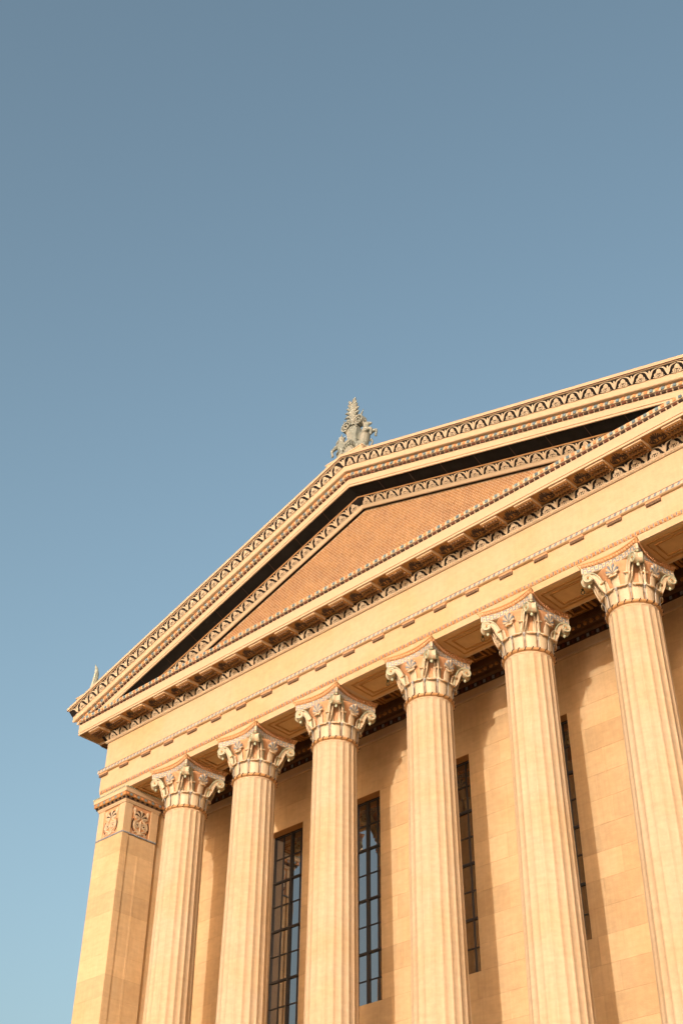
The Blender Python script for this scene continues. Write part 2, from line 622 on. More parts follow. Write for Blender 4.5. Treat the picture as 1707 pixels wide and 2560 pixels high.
# ---------------------------------------------------------------- architrave
arch = empty('architrave', bld)
build('architrave_beam', sweep([(-0.78, 0.0), (0.78, 0.0), (0.78, 0.235), (0.80, 0.24), (0.81, 0.355), (0.82, 0.36), (0.82, 1.13), (0.90, 1.131), (0.93, 1.15), (0.93, 1.27), (-0.78, 1.27)]), M_STONE, arch)
regula = MB().box(-0.26, 0.26, -0.075, 0.0, -0.05, 0.0)
regula_me = regula.mesh('regula', M_PEACH)
gut = MB()
for i in range(6):
    x = -0.215 + i * 0.086
    gut.add([(x - .034, -.068, -.09), (x + .034, -.068, -.09), (x + .034, -.006, -.09), (x - .034, -.006, -.09), (x - .036, -.07, 0), (x + .036, -.07, 0), (x + .036, -.004, 0), (x - .036, -.004, 0)],
            [(0, 1, 5, 4), (1, 2, 6, 5), (2, 3, 7, 6), (3, 0, 4, 7), (3, 2, 1, 0)])
gut_me = gut.mesh('guttae', M_BROWN)
PIT = 1.366
regx = [(k + 0.5) * PIT for k in range(10)] + [14.27]
for x in regx:
    for s in (-1, 1):
        put('regula', regula_me, arch, (s * x, -0.822, 1.128))
        put('guttae', gut_me, arch, (s * x, -0.824, 1.077))
# egg and dart moulding
egg_me = MB().ell((0, 0, 0), (0.05, 0.045, 0.062), 8, 5).mesh('egg', M_ORANGE)
egg2_me = MB().ell((0, 0, 0), (0.05, 0.045, 0.062), 8, 5).mesh('egg', M_PEACH)
dart_me = MB().plate([(-0.016, 0.05), (0, -0.065), (0.016, 0.05)], 0, 0.03).mesh('dart', M_STEEL)
N_EGG = 184
for k in range(N_EGG):
    x = -14.35 + k * 0.156
    put('egg', egg_me if random.random() < .6 else egg2_me, arch, (x, -0.808, 0.297))
    put('dart', dart_me, arch, (x + 0.078, -0.806, 0.295))
# painted taenia: slanting grey-blue chips on cream
build('taenia_band', sweep([(0.929, 1.152), (0.936, 1.156), (0.936, 1.262), (0.929, 1.266)]), M_WHITE, arch)
tc_me = MB().plate([(-0.066, -0.045), (0.020, -0.045), (0.066, 0.045), (-0.020, 0.045)], 0, 0.008).mesh('taenia_chip', M_STEEL)
for k in range(145):
    put('taenia_chip', tc_me, arch, (-14.45 + k * 0.2, -0.9362, 1.209))
build('taenia_edge', sweep([(0.80, 1.271), (0.936, 1.2715), (0.936, 1.285), (0.80, 1.29)]), M_RED, arch)
# soffit panels, ring hooks and added bounce-tint slabs between the columns
sp = MB()
for a, b, h in ((0.95, 0.55, 0.03), (0.72, 0.38, 0.045)):
    t = 0.05
    sp.box(-a, a, -b, -b + t, -h, -0.001).box(-a, a, b - t, b, -h, -0.001).box(-a, -a + t, -b + t, b - t, -h, -0.001).box(a - t, a, -b + t, b - t, -h, -0.001)
sp_me = sp.mesh('soffit_panel', M_OCHRE)
hk = MB()
hk.tube([(0.075 * math.cos(t), 0, -0.16 + 0.095 * math.sin(t)) for t in [i * 2 * math.pi / 14 for i in range(15)]], 0.018, 6)
hk.tube([(0, 0, -0.07), (0, 0, 0.0)], [0.025, 0.06], 8)
hk_me = hk.mesh('ring_hook', M_BRZDK)
for c in BAYS + [-11.72, 11.72]:
    if True:
        put('soffit_panel', sp_me, arch, mtx=T(c, 0, 0) @ Matrix.Diagonal((0.92 if abs(c) < 9 else .78, 1, 1, 1)))
        put('soffit_bounce_slab', MB().box(-1.0, 1.0, -0.70, 0.70, -0.006, 0.002).mesh('soffit_bounce_slab', M_BOUNCE), arch, mtx=T(c, 0, 0) @ Matrix.Diagonal((1.08 if abs(c) < 9 else .88, 1, 1, 1)))  # added thin slab, its ochre stands in for golden light from below
        put('ring_hook', hk_me, arch, mtx=T(c + 0.25, 0.1, -0.01) @ RZ(0.2) @ Matrix.Scale(0.75, 4))

# ---------------------------------------------------------------- frieze
build('frieze', sweep([(-0.78, 1.272), (0.75, 1.272), (0.75, 2.53), (-0.78, 2.53)]), M_STONE, bld)


# ---------------------------------------------------------------- ornament shapes
def petal(cx, cz, ang, L, w, tipf=0.75):
    """teardrop polygon from (cx,cz), pointing at ang (0 = up), counter-clockwise"""
    prof = [(0.0, 0.12), (0.35, 0.55), (0.65, 0.95), (tipf + 0.1, 0.8), (1.0, 0.0)]
    right = [(w / 2 * q, L * t) for t, q in prof]
    left = [(-u, v) for u, v in reversed(right[:-1])]
    pts = right + left
    ca, sa = math.cos(ang), math.sin(ang)
    return [(cx + u * ca + v * sa, cz - u * sa + v * ca) for u, v in pts]


def spiral(cx, cz, r0, r1, a0, turns, n=18, sgn=1):
    out = []
    for i in range(n + 1):
        t = i / n
        r = r0 + (r1 - r0) * t
        a = a0 + sgn * turns * 2 * math.pi * t
        out.append((cx + r * math.cos(a), cz + r * math.sin(a)))
    return out


def palmette_mb(W, H, d, npet=9, spr=0.10):
    """palmette W wide and H high: a fan of petals over two spirals, base at z=0"""
    mb = MB()
    bz = H * 0.43
    for i in range(npet):
        t = (i - (npet - 1) / 2) / ((npet - 1) / 2)
        an = t * 1.45
        L = H * (0.50 - 0.17 * abs(t))
        mb.plate(petal(0, bz, an, L, W * 0.125), 0, d, 0.25)
    mb.plate([(W * .06 * math.cos(a), bz + W * .06 * math.sin(a)) for a in [i * math.pi / 4 for i in range(8)]], 0, d * 1.2, 0.2)
    for s in (-1, 1):
        sp = [(0, bz)] + spiral(s * W * 0.235, H * 0.235, W * 0.175, W * 0.035, math.pi / 2, 1.65, 18, -s)
        mb.stroke(sp, W * 0.060, 0, d * 1.1)
        mb.stroke([(s * W * 0.02, H * 0.02), (s * W * 0.25, -H * 0.005), (s * W * 0.52, H * 0.10)], W * 0.05, 0, d * 0.8)
    mb.plate(petal(0, 0.0, 0, H * 0.30, W * 0.10), 0, d, 0.2)
    return mb


def lotus_mb(W, H, d):
    """lotus standing between two palmettes: a bud and two leaves arching over its neighbours"""
    mb = MB()
    mb.plate(petal(0, 0.10 * H, 0, H * 0.86, W * 0.20), 0, d * 1.1, 0.25)
    for s in (-1, 1):
        pts = [(s * W * 0.03, H * 0.10), (s * W * 0.12, H * 0.36), (s * W * 0.20, H * 0.62), (s * W * 0.36, H * 0.83), (s * W * 0.62, H * 0.93), (s * W * 0.95, H * 0.97)]
        mb.stroke(pts, [W * 0.10, W * 0.17, W * 0.18, W * 0.12, W * 0.06, W * 0.03], 0, d)
    mb.plate([(W * .09 * math.cos(a), H * 0.07 + W * .07 * math.sin(a)) for a in [i * math.pi / 4 for i in range(8)]], 0, d * 1.2, 0.2)
    return mb


# ---------------------------------------------------------------- horizontal cornice
cor = empty('cornice', bld)
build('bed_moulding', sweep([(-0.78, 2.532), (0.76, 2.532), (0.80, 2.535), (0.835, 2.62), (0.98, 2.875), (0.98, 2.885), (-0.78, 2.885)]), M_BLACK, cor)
build('bead_strip', sweep([(0.765, 2.528), (0.812, 2.535), (0.845, 2.615), (0.84, 2.628), (0.80, 2.62)]), M_CREAM, cor)
build('corona', sweep([(-0.78, 2.935), (1.60, 2.935), (1.60, 2.885), (1.65, 2.88), (1.65, 2.952), (1.632, 2.957), (1.632, 2.972), (1.66, 2.978), (1.66, 3.33), (-0.78, 3.33)]), M_TRIM, cor)
build('bead_course', sweep([(-0.78, 3.332), (1.655, 3.332), (1.685, 3.42), (1.735, 3.43), (1.735, 3.575), (0.7, 3.62), (-0.78, 3.62)]), M_CREAM, cor)
build('soffit', sweep([(0.90, 2.925), (1.598, 2.925), (1.598, 2.932), (0.90, 2.932)]), M_OCHRE, cor)
# palmettes and lotus flowers on the sloping bed moulding
AP = 0.664
tilt = math.atan2(0.98 - 0.835, 2.875 - 2.62)
bh = math.hypot(0.145, 0.255)
apal = palmette_mb(0.40, bh * 0.96, 0.02, 9).mesh('palmette', M_WHITE)
alot = lotus_mb(0.37, bh * 0.95, 0.018).mesh('lotus', M_CREAM)
na = 22
for k in range(-na, na + 1):
    for half in (0, 1):
        x = k * AP + half * AP / 2
        if abs(x) > 14.35:
            continue
        put('lotus' if half else 'palmette', alot if half else apal, cor, mtx=T(x, -0.838, 2.622) @ RX(tilt))
knot_me = MB().ell((0, 0, 0), (0.045, 0.014, 0.03), 6, 4).mesh('strip_bead', M_TRIM)
for k in range(260):
    put('strip_bead', knot_me, cor, (-14.38 + k * 0.111, -0.834, 2.578))
# mutules with their pegs, ornamented panels between them
mut = MB().box(-0.33, 0.33, -0.30, 0.29, -0.11, 0)
mut_me = mut.mesh('mutule', M_TRIM)
pg = MB().box(-0.325, 0.325, -0.255, 0.285, -0.134, -0.1105)
pegp_me = pg.mesh('mutule_field', M_OCHRE)
peg_mb = MB()
for i in range(6):
    for j in range(3):
        cx, cy = -0.255 + i * 0.102, -0.19 + j * 0.19
        n = 8
        vs = [(cx + 0.043 * math.cos(a), cy + 0.055 * math.sin(a), -0.134) for a in [q * 2 * math.pi / n for q in range(n)]]
        vs += [(cx + 0.036 * math.cos(a), cy + 0.046 * math.sin(a), -0.20) for a in [q * 2 * math.pi / n for q in range(n)]]
        peg_mb.add(vs, [(q, (q + 1) % n, n + (q + 1) % n, n + q) for q in range(n)] + [tuple(range(n, 2 * n))])
peg_me = peg_mb.mesh('mutule_pegs', M_PEG)
orn = MB()
for i in range(9):
    t = (i - 4) / 4
    orn.plate(petal(0, 0.20, t * 1.5, 0.27 - 0.08 * abs(t), 0.042), 0, 0.02, 0.2)
for s in (-1, 1):
    orn.stroke([(0, 0.20)] + spiral(s * 0.165, 0.12, 0.105, 0.02, math.pi / 2, 1.6, 18, -s), 0.022, 0, 0.022)
    orn.stroke([(s * 0.03, 0.03), (s * 0.14, 0.0), (s * 0.26, 0.06), (s * 0.27, 0.20), (s * 0.22, 0.30)], 0.018, 0, 0.02)
orn.plate(petal(0, 0.02, 0, 0.17, 0.05), 0, 0.02)
orn.xf(T(0, 0, 0) @ RX(math.pi / 2) @ T(0, 0, -0.24))
orn_me = orn.mesh('soffit_palmette', M_DKBR)
pan_me = MB().box(-0.29, 0.29, -0.27, 0.27, -0.006, 0).mesh('soffit_field', M_OCHRE)
xs_m = [(k + 0.5) * PIT for k in range(11)]
for x in xs_m:
    for s in (-1, 1):
        put('mutule', mut_me, cor, (s * x, -1.285, 2.934))
        put('mutule_field', pegp_me, cor, (s * x, -1.285, 2.934))
        put('mutule_pegs', peg_me, cor, (s * x, -1.285, 2.934), kind='stuff')
for k in range(-10, 11):
    put('soffit_field', pan_me, cor, (k * PIT, -1.28, 2.9255))
    put('soffit_palmette', orn_me, cor, (k * PIT, -1.30, 2.920))
for s in (-1, 1):
    for k in range(4):
        M = T(s * (X0 + 1.285), -0.25 + k * PIT, 2.934) @ RZ(math.pi / 2)
        put('mutule', mut_me, cor, mtx=M)
        put('mutule_field', pegp_me, cor, mtx=M)
        put('mutule_pegs', peg_me, cor, mtx=M, kind='stuff')
# coloured blocks and drops
blk = MB().plate([(-0.058, -0.052), (0.058, -0.052), (0.058, 0.052), (-0.058, 0.052)], 0, 0.03, 0.08)
blk_o, blk_b = blk.mesh('orange_block', M_ORANGE), blk.mesh('blue_block', M_BLUE)
drop = MB()
drop.plate([(-0.080, -0.028), (0.080, -0.028), (0.080, 0.034), (-0.080, 0.034)], 0, 0.055, 0.12)
drop_r, drop_k = drop.mesh('red_drop', M_RED), drop.mesh('black_drop', M_DKBR)
nb = 76
for k in range(-nb, nb + 1):
    x = k * 0.2015
    if abs(x) > 15.3:
        continue
    put('blue_block' if k % 2 else 'orange_block', blk_b if k % 2 else blk_o, cor, (x, -1.7352, 3.503))
    put('black_drop' if k % 2 else 'red_drop', drop_k if k % 2 else drop_r, cor, (x - 0.03, -1.662, 3.375))

# ---------------------------------------------------------------- pediment
ped = empty('pediment', bld)
build('raking_corona', rake([(1.60, 7.66), (1.645, 7.66), (1.645, 7.735), (1.628, 7.742), (1.628, 7.757), (1.654, 7.763), (1.654, 8.0), (0.6, 8.0), (0.6, 7.72), (1.60, 7.72)]), M_TRIM, ped)
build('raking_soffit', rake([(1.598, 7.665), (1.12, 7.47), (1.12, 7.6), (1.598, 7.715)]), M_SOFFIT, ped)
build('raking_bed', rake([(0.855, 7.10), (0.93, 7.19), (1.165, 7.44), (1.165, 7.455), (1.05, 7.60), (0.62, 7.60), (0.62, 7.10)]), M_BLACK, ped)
build('raking_fillet', rake([(1.155, 7.425), (1.185, 7.452), (1.175, 7.468), (1.13, 7.468)]), M_GOLD, ped)
build('raking_bead_strip', rake([(0.84, 7.085), (0.88, 7.095), (0.955, 7.19), (0.945, 7.205), (0.84, 7.12)]), M_CREAM, ped)
build('raking_bead_course', rake([(1.64, 8.002), (1.70, 8.09), (1.745, 8.10), (1.745, 8.235), (1.70, 8.25), (0.6, 8.25), (0.6, 8.002)], zmin=3.36), M_CREAM, ped)
build('sima', rake([(1.78, 8.252), (1.86, 8.262), (1.88, 8.285), (1.88, 8.50), (1.893, 8.505), (2.02, 8.815), (2.055, 8.822), (2.06, 8.84), (2.085, 8.845), (2.10, 8.965), (0.6, 8.99), (0.6, 8.252)], zmin=3.40), M_TRIM, ped)
build('sima_ground', rake([(1.897, 8.508), (2.024, 8.812), (1.99, 8.812), (1.87, 8.508)], zmin=3.40), M_BLACK, ped)
build('sima_line', rake([(2.066, 8.838), (2.091, 8.842), (2.093, 8.856), (2.06, 8.856)], zmin=3.4), M_RED, ped)
# ornaments on the slopes
CT = math.cos(TH)
RP = 0.607
stilt = math.atan2(2.024 - 1.897, 8.812 - 8.508)
sh = math.hypot(0.127, 0.304) * CT
spal = palmette_mb(0.37, sh * 0.93, 0.022, 9).mesh('palmette', M_WHITE)
slot = lotus_mb(0.35, sh * 0.97, 0.02).mesh('lotus', M_WHITE)
btilt = math.atan2(1.165 - 0.955, 7.44 - 7.205)
bbh = math.hypot(0.21, 0.235) * CT
rpal = palmette_mb(0.40, bbh * 0.95, 0.022, 9).mesh('palmette', M_WHITE)
rlot = lotus_mb(0.36, bbh * 0.95, 0.018).mesh('lotus', M_CREAM)
for s in (-1, 1):
    for k in range(0, 26):
        for half in (0, 1):
            x = (k + 0.5 + half * 0.5) * RP
            if x > 15.35:
                continue
            put('lotus' if half else 'palmette', slot if half else spal, ped,
                mtx=T(s * x, -1.899, 8.512 - SL * x) @ RY(s * TH) @ RX(stilt))
    for k in range(0, 18):
        for half in (0, 1):
            x = (k + 0.45 + half * 0.5) * 0.63
            if x > 12.2:
                continue
            put('lotus' if half else 'palmette', rlot if half else rpal, ped,
                mtx=T(s * x, -0.953, 7.200 - SL * x) @ RY(s * TH) @ RX(btilt))
    for k in range(80):
        x = (k + 0.5) * 0.193
        if 8.16 - SL * x < 3.45:
            continue
        put('blue_block' if k % 2 else 'orange_block', blk_b if k % 2 else blk_o, ped, mtx=T(s * x, -1.7452, 8.168 - SL * x) @ RY(s * TH))
        if x < 14.5:
          put('black_drop' if k % 2 else 'red_drop', drop_k if k % 2 else drop_r, ped, mtx=T(s * (x - 0.02), -1.665, 8.045 - SL * (x - 0.02)) @ RY(s * TH))
# mitre lotus at the apex
put('lotus', slot, ped, mtx=T(0, -1.90, 8.50) @ RX(stilt))
# soffit ribs on the dark underside
rib_me = MB().add([(-0.012, -1.597, 7.655), (0.012, -1.597, 7.655), (0.012, -1.125, 7.462), (-0.012, -1.125, 7.462)], [(0, 1, 2, 3)]).mesh('soffit_joint', M_DKBR)
for s in (-1, 1):
    for k in range(8):
        x = 1.4 + k * 1.45
        put('soffit_joint', rib_me, ped, (s * x, 0, -SL * x - 0.004))

# tympanum: small bricks in pale joints
tym = empty('tympanum', bld)
TY = -0.72
build('tympanum_bed', MB().add([(-11.9, TY + 0.004, 3.45), (11.9, TY + 0.004, 3.45), (0, TY + 0.004, 7.13), (-11.9, TY + 0.3, 3.45), (11.9, TY + 0.3, 3.45), (0, TY + 0.3, 7.13)],
                               [(0, 1, 2), (5, 4, 3), (0, 3, 4, 1), (1, 4, 5, 2), (2, 5, 3, 0)]), M_TILEJ, tym)
br = MB()
bw, bhh = 0.125, 0.066
rows = int(3.6 / bhh)
for r in range(rows):
    z0 = 3.5 + r * bhh
    half = (7.10 - z0 - bhh) / SL
    if half < 0.1:
        break
    nx = int(half / bw)
    for k in range(-nx - 1, nx + 1):
        x0 = k * bw + (bw / 2 if r % 2 else 0)
        if abs(x0) > half or abs(x0 + bw) > half:
            continue
        dy = random.uniform(0.004, 0.014)
        a, b, c, d = x0 + 0.016, x0 + bw - 0.016, z0 + 0.011, z0 + bhh - 0.011
        br.add([(a, TY, c), (b, TY, c), (b, TY, d), (a, TY, d), (a, TY - dy, c), (b, TY - dy, c), (b, TY - dy, d), (a, TY - dy, d)],
               [(4, 5, 6, 7), (0, 1, 5, 4), (1, 2, 6, 5), (2, 3, 7, 6), (3, 0, 4, 7)])
build('small_bricks', br, M_TILE, tym, kind='stuff')

# roof behind the pediment
for s in (-1, 1):
    xe = X0 + 1.4
    zt = 8.93
    rf = MB().add([(0, -0.6, zt), (s * xe, -0.6, zt - SL * xe), (s * xe, BACK, zt - SL * xe), (0, BACK, zt),
                   (0, -0.6, zt - 0.25), (s * xe, -0.6, zt - 0.25 - SL * xe), (s * xe, BACK, zt - 0.25 - SL * xe), (0, BACK, zt - 0.25)],
                  [(0, 1, 2, 3), (7, 6, 5, 4), (0, 4, 5, 1), (1, 5, 6, 2), (2, 6, 7, 3), (3, 7, 4, 0)])
    build('roof', rf, M_ROOF, bld)
build('gable_end', MB().add([(-15, BACK - 0.2, 3.3), (15, BACK - 0.2, 3.3), (0, BACK - 0.2, 8.0)], [(0, 1, 2)]), M_STONE, bld)

# ---------------------------------------------------------------- columns
cap_top = 0.0


def col_proto():
    c = empty('column', bld)
    # fluted shaft
    NF, PF = 20, 8
    ztop, zbot = -1.80, -16.55
    mb = MB()
    rows_ = []
    zs = [ztop, ztop - 0.07, ztop - 0.09, ztop - 0.11, ztop - 0.14, ztop - 0.19, ztop - 0.26] + [ztop - 0.26 + (zbot - ztop + 0.26) * t / 14 for t in range(1, 15)]
    for z in zs:
        t = (ztop - z) / (ztop - zbot)
        r = 0.752 + (0.885 - 0.752) * (t ** 1.12)
        dz = ztop - 0.07 - z
        ring = []
        for fi in range(NF):
            for k in range(PF):
                u = k / PF
                a = 2 * math.pi * (fi + u) / NF + math.pi / NF
                fil = 0.16
                if u < fil:
                    rr = r
                else:
                    q = (u - fil) / (1 - fil) * 2 - 1       # -1..1 across the flute
                    half = (1 - fil) / 2 * 2 * math.pi * r / NF
                    # rounded head of the flute
                    lim = math.sqrt(max(0.0, 1 - max(0.0, 1 - dz / (half * 1.05)) ** 2)) if dz < half * 1.05 else 1.0
                    dep = 0.030 * (1 - abs(q) ** 2.4) if abs(q) < lim else 0.0
                    rr = r - dep * min(1.0, lim * 1.0)
                ring.append((rr * math.cos(a), rr * math.sin(a), z))
        rows_.append(ring)
    n = NF * PF
    vs = [p for ring in rows_ for p in ring]
    fs = [(i * n + k, i * n + (k + 1) % n, (i + 1) * n + (k + 1) % n, (i + 1) * n + k) for i in range(len(zs) - 1) for k in range(n)]
    mb.add(vs, fs)
    build('shaft', mb, M_SHAFT, c)
    build('base', MB().lathe([(0.0, -16.54), (0.93, -16.54), (0.97, -16.6), (1.02, -16.75), (0.97, -16.9), (0.93, -16.95), (1.08, -17.0), (1.16, -17.12), (1.12, -17.25), (1.2, -17.26), (1.2, FLOOR)], 40), M_STONE, c)
    # rope ring
    build('neck_ring', MB().lathe([(0.74, -1.83), (0.79, -1.825), (0.825, -1.80), (0.835, -1.77), (0.825, -1.74), (0.79, -1.715), (0.72, -1.71)], 40), M_GOLD, c)
    hp = []
    for i in range(24):
        hb = MB()
        a0 = 2 * math.pi * i / 24
        hb.tube([((0.80 + 0.045 * math.cos(p)) * math.cos(a0 + 0.10 * (p / 2.6)), (0.80 + 0.045 * math.cos(p)) * math.sin(a0 + 0.10 * (p / 2.6)), -1.77 + 0.062 * math.sin(p)) for p in (-1.3, -0.65, 0, 0.65, 1.3)], [0.012, 0.016, 0.016, 0.016, 0.012], 4)
        hp.append(hb)
    allr = MB()
    for h in hp:
        allr.add(h.v, h.f)
    build('rope_binding', allr, M_DKBR, c, kind='stuff')
    # bell
    build('bell', MB().lathe([(0.70, -1.74), (0.70, -1.3), (0.72, -1.0), (0.78, -0.72), (0.88, -0.50), (0.93, -0.44), (0.93, -0.41), (0.60, -0.405)], 40), M_PEACH, c)

    # leaves
    def leaf(prof, w0, w1, wt):
        """prof: (r,z) rising; half widths at the foot, shoulder and tip"""
        mb = MB()
        nu = 6
        vs, fs = [], []
        nv = len(prof)
        for layer, off in ((0, 0.0), (1, -0.03)):
            for j, (r, z) in enumerate(prof):
                t = j / (nv - 1)
                hw = w0 + (w1 - w0) * min(1, t / 0.7) if t < 0.7 else w1 + (wt - w1) * ((t - 0.7) / 0.3) ** 1.6
                for i in range(nu + 1):
                    u = -1 + 2 * i / nu
                    a = u * hw / r
                    rr = r + off + 0.018 * math.cos(u * math.pi / 2) + 0.008 * math.cos(u * math.pi * 2.5)
                    vs.append((rr * math.sin(a), -rr * math.cos(a), z + (off * 0.3 if j > nv * 0.6 else 0)))
        q = (nu + 1) * nv
        for j in range(nv - 1):
            for i in range(nu):
                a = j * (nu + 1) + i
                fs.append((a, a + 1, a + nu + 2, a + nu + 1))
                fs.append((q + a + nu + 1, q + a + nu + 2, q + a + 1, q + a))
            a = j * (nu + 1)
            fs.append((a, a + nu + 1, q + a + nu + 1, q + a))
            a += nu
            fs.append((a + nu + 1, a, q + a, q + a + nu + 1))
        for i in range(nu):
            a = (nv - 1) * (nu + 1) + i
            fs.append((a, a + 1, q + a + 1, q + a))
        return mb.add(vs, fs, True)

    low = leaf([(0.745, -1.73), (0.755, -1.58), (0.765, -1.42), (0.775, -1.32), (0.80, -1.255), (0.85, -1.225), (0.895, -1.235), (0.905, -1.265), (0.885, -1.285)], 0.165, 0.175, 0.10).mesh('leaf', M_CREAM)
    hi = leaf([(0.73, -1.42), (0.75, -1.2), (0.775, -1.02), (0.80, -0.90), (0.84, -0.84), (0.895, -0.815), (0.94, -0.83), (0.95, -0.86), (0.925, -0.88)], 0.12, 0.15, 0.09).mesh('leaf', M_CREAM)
    lip_lo = MB().tube([(0.885 * math.sin(u), -0.885 * math.cos(u), -1.268) for u in (-.11, -.05, 0, .05, .11)], [0.012, 0.028, 0.032, 0.028, 0.012], 6).mesh('leaf_lip', M_GOLD)
    lip_hi = MB().tube([(0.93 * math.sin(u), -0.93 * math.cos(u), -0.863) for u in (-.11, -.05, 0, .05, .11)], [0.012, 0.028, 0.032, 0.028, 0.012], 6).mesh('leaf_lip', M_GOLD)
    stem = MB()
    stem.tube([(0, -0.775, -1.72), (0, -0.785, -1.5), (0, -0.80, -1.30)], [0.012, 0.011, 0.014], 6)
    stem_me = stem.mesh('stem', M_PALEB)
    bud = MB().ell((0, -0.82, -1.235), (0.047, 0.04, 0.047), 10, 6)
    bud.ell((0, -0.81, -1.29), (0.035, 0.032, 0.018), 8, 4)
    bud_me = bud.mesh('bud', M_PALEB)
    for k in range(12):
        put('leaf', low, c, rot=(0, 0, R(15 + 30 * k)))
        put('leaf_lip', lip_lo, c, rot=(0, 0, R(15 + 30 * k)))
        put('leaf', hi, c, rot=(0, 0, R(30 * k)))
        put('leaf_lip', lip_hi, c, rot=(0, 0, R(30 * k)))
        put('stem', stem_me, c, rot=(0, 0, R(30 * k)))
        put('bud', bud_me, c, rot=(0, 0, R(30 * k)))

    # corner scrolls, in the diagonal plane: x = radial here, rotated below
    cx, cz, r0 = 1.215, -0.585, 0.165
    path = [(0.76, -1.22), (0.775, -1.05), (0.805, -0.88), (0.86, -0.70), (0.95, -0.545), (1.06, -0.452)]
    for i in range(23):
        t = i / 22
        r = r0 * (1 - 0.86 * t)
        a = math.pi / 2 + 0.35 - t * 2 * math.pi * 1.7
        path.append((cx + r * math.cos(a) * 1.0, cz + r * math.sin(a)))
    scr, edge = MB(), MB()
    n = len(path)
    hwid = [0.045 + (0.075 - 0.045) * min(1, i / 7) for i in range(n)]
    th = [0.03 if i < 6 else 0.042 - 0.018 * (i - 6) / (n - 6) for i in range(n)]
    nrm = []
    for i in range(n):
        a, b = path[max(0, i - 1)], path[min(n - 1, i + 1)]
        tx, tz = b[0] - a[0], b[1] - a[1]
        q = math.hypot(tx, tz)
        nrm.append((-tz / q, tx / q))
    vs, fs = [], []
    for i in range(n):
        (x, z), (nx, nz) = path[i], nrm[i]
        for sy in (-1, 1):
            for sn in (1, -1):
                vs.append((x + nx * th[i] * sn * 0.5, sy * hwid[i], z + nz * th[i] * sn * 0.5))
    for i in range(n - 1):
        a, b = i * 4, i * 4 + 4
        fs += [(a, a + 1, b + 1, b), (a + 1, a + 3, b + 3, b + 1), (a + 3, a + 2, b + 2, b + 3), (a + 2, a, b, b + 2)]
    scr.add(vs, fs)
    for sy in (-1, 1):
        edge.tube([(path[i][0] + nrm[i][0] * 0.012, sy * (hwid[i] + 0.004), path[i][1] + nrm[i][1] * 0.012) for i in range(n)], [0.019 if i < 20 else 0.012 for i in range(n)], 5)
    # core discs that close the scroll
    core = MB()
    for sy in (-1, 1):
        core.add([(cx + 0.145 * math.cos(a), sy * 0.062, cz + 0.145 * math.sin(a)) for a in [q * 2 * math.pi / 16 for q in range(16)]] +
                 [(cx + 0.145 * math.cos(a), 0, cz + 0.145 * math.sin(a)) for a in [q * 2 * math.pi / 16 for q in range(16)]],
                 [tuple(range(16))] + [(q, (q + 1) % 16, 16 + (q + 1) % 16, 16 + q) for q in range(16)])
    # web between the stem of the scroll and the bell
    for sy in (-1, 1):
        web = [(0.76, -1.22), (0.80, -0.88), (0.86, -0.70), (0.95, -0.56), (1.06, -0.47), (1.10, -0.50), (1.06, -0.62), (0.99, -0.75), (0.94, -0.92), (0.82, -1.15)]
        core.add([(x, sy * 0.035, z) for x, z in web], [tuple(range(len(web)))])
    edge2 = MB()
    for sy in (-1, 1):
        edge2.tube([(0.82, sy * 0.045, -1.15), (0.93, sy * 0.05, -0.92), (0.985, sy * 0.055, -0.75), (1.06, sy * 0.06, -0.62)], [0.015, 0.026, 0.026, 0.018], 5)
    eye = MB()
    for sy in (-1, 1):
        eye.ell((cx, sy * 0.078, cz), (0.035, 0.03, 0.035), 8, 5)
    dropb = MB().ell((1.20, 0, -0.80), (0.045, 0.05, 0.06), 8, 5)
    nose = MB().ell((1.325, 0, -0.40), (0.05, 0.05, 0.03), 8, 5)
    sm, em, cm, e2, ym, dm, nm = scr.mesh('scroll', M_CREAM), edge.mesh('scroll_edge', M_MINT), core.mesh('scroll_core', M_CREAM), edge2.mesh('scroll_leaf', M_CREAM), eye.mesh('scroll_eye', M_OCHRE), dropb.mesh('scroll_bud', M_MINT), nose.mesh('tip_leaf', M_MINT)
    for k in range(4):
        a = R(45 + 90 * k)
        for sg in (-1, 1):
            M = RZ(a) @ T(1.30, sg * 0.055, 0) @ RZ(R(-sg * 20)) @ T(-1.30, 0, 0)
            for nme, me in (('scroll', sm), ('scroll_edge', em), ('scroll_core', cm), ('scroll_leaf', e2), ('scroll_eye', ym)):
                put(nme, me, c, mtx=M)
        put('scroll_bud', dm, c, rot=(0, 0, a))
        put('tip_leaf', nm, c, rot=(0, 0, a))
    # face palmettes
    pal, palg = MB(), MB()
    for i in range(9):
        t = (i - 4) / 4
        (palg if i % 2 else pal).plate(petal(0, 0.12, t * 1.45, 0.28 - 0.07 * abs(t), 0.064), 0.0, 0.04, 0.25)
    for s in (-1, 1):
        pal.stroke(spiral(s * 0.055, 0.075, 0.055, 0.012, math.pi / 2, 1.4, 12, -s), 0.02, 0.0, 0.035)
    Mp = T(0, -0.815, -0.845) @ RX(R(17)) @ Matrix.Scale(1.18, 4)
    pal.xf(Mp)
    palg.xf(Mp)
    pm, pgm = pal.mesh('palmette', M_WHITE), palg.mesh('palmette_petals', M_STEEL)
    for k in range(4):
        a = R(90 * k)
        put('palmette', pm, c, rot=(0, 0, a))
        put('palmette_petals', pgm, c, rot=(0, 0, a))

    # abacus with hollow sides
    def side(a, cut, sag, ns=16):
        """front side, from left to right tip, in plan"""
        pts = []
        for i in range(ns + 1):
            u = -1 + 2 * i / ns
            pts.append((u * (a - cut), -a + sag * (1 - u * u)))
        return pts

    def plan(a, cut, sag):
        out = []
        for k in range(4):
            q = R(90 * k)
            for x, y in side(a, cut, sag):
                out.append((x * math.cos(q) - y * math.sin(q), x * math.sin(q) + y * math.cos(q)))
        return out

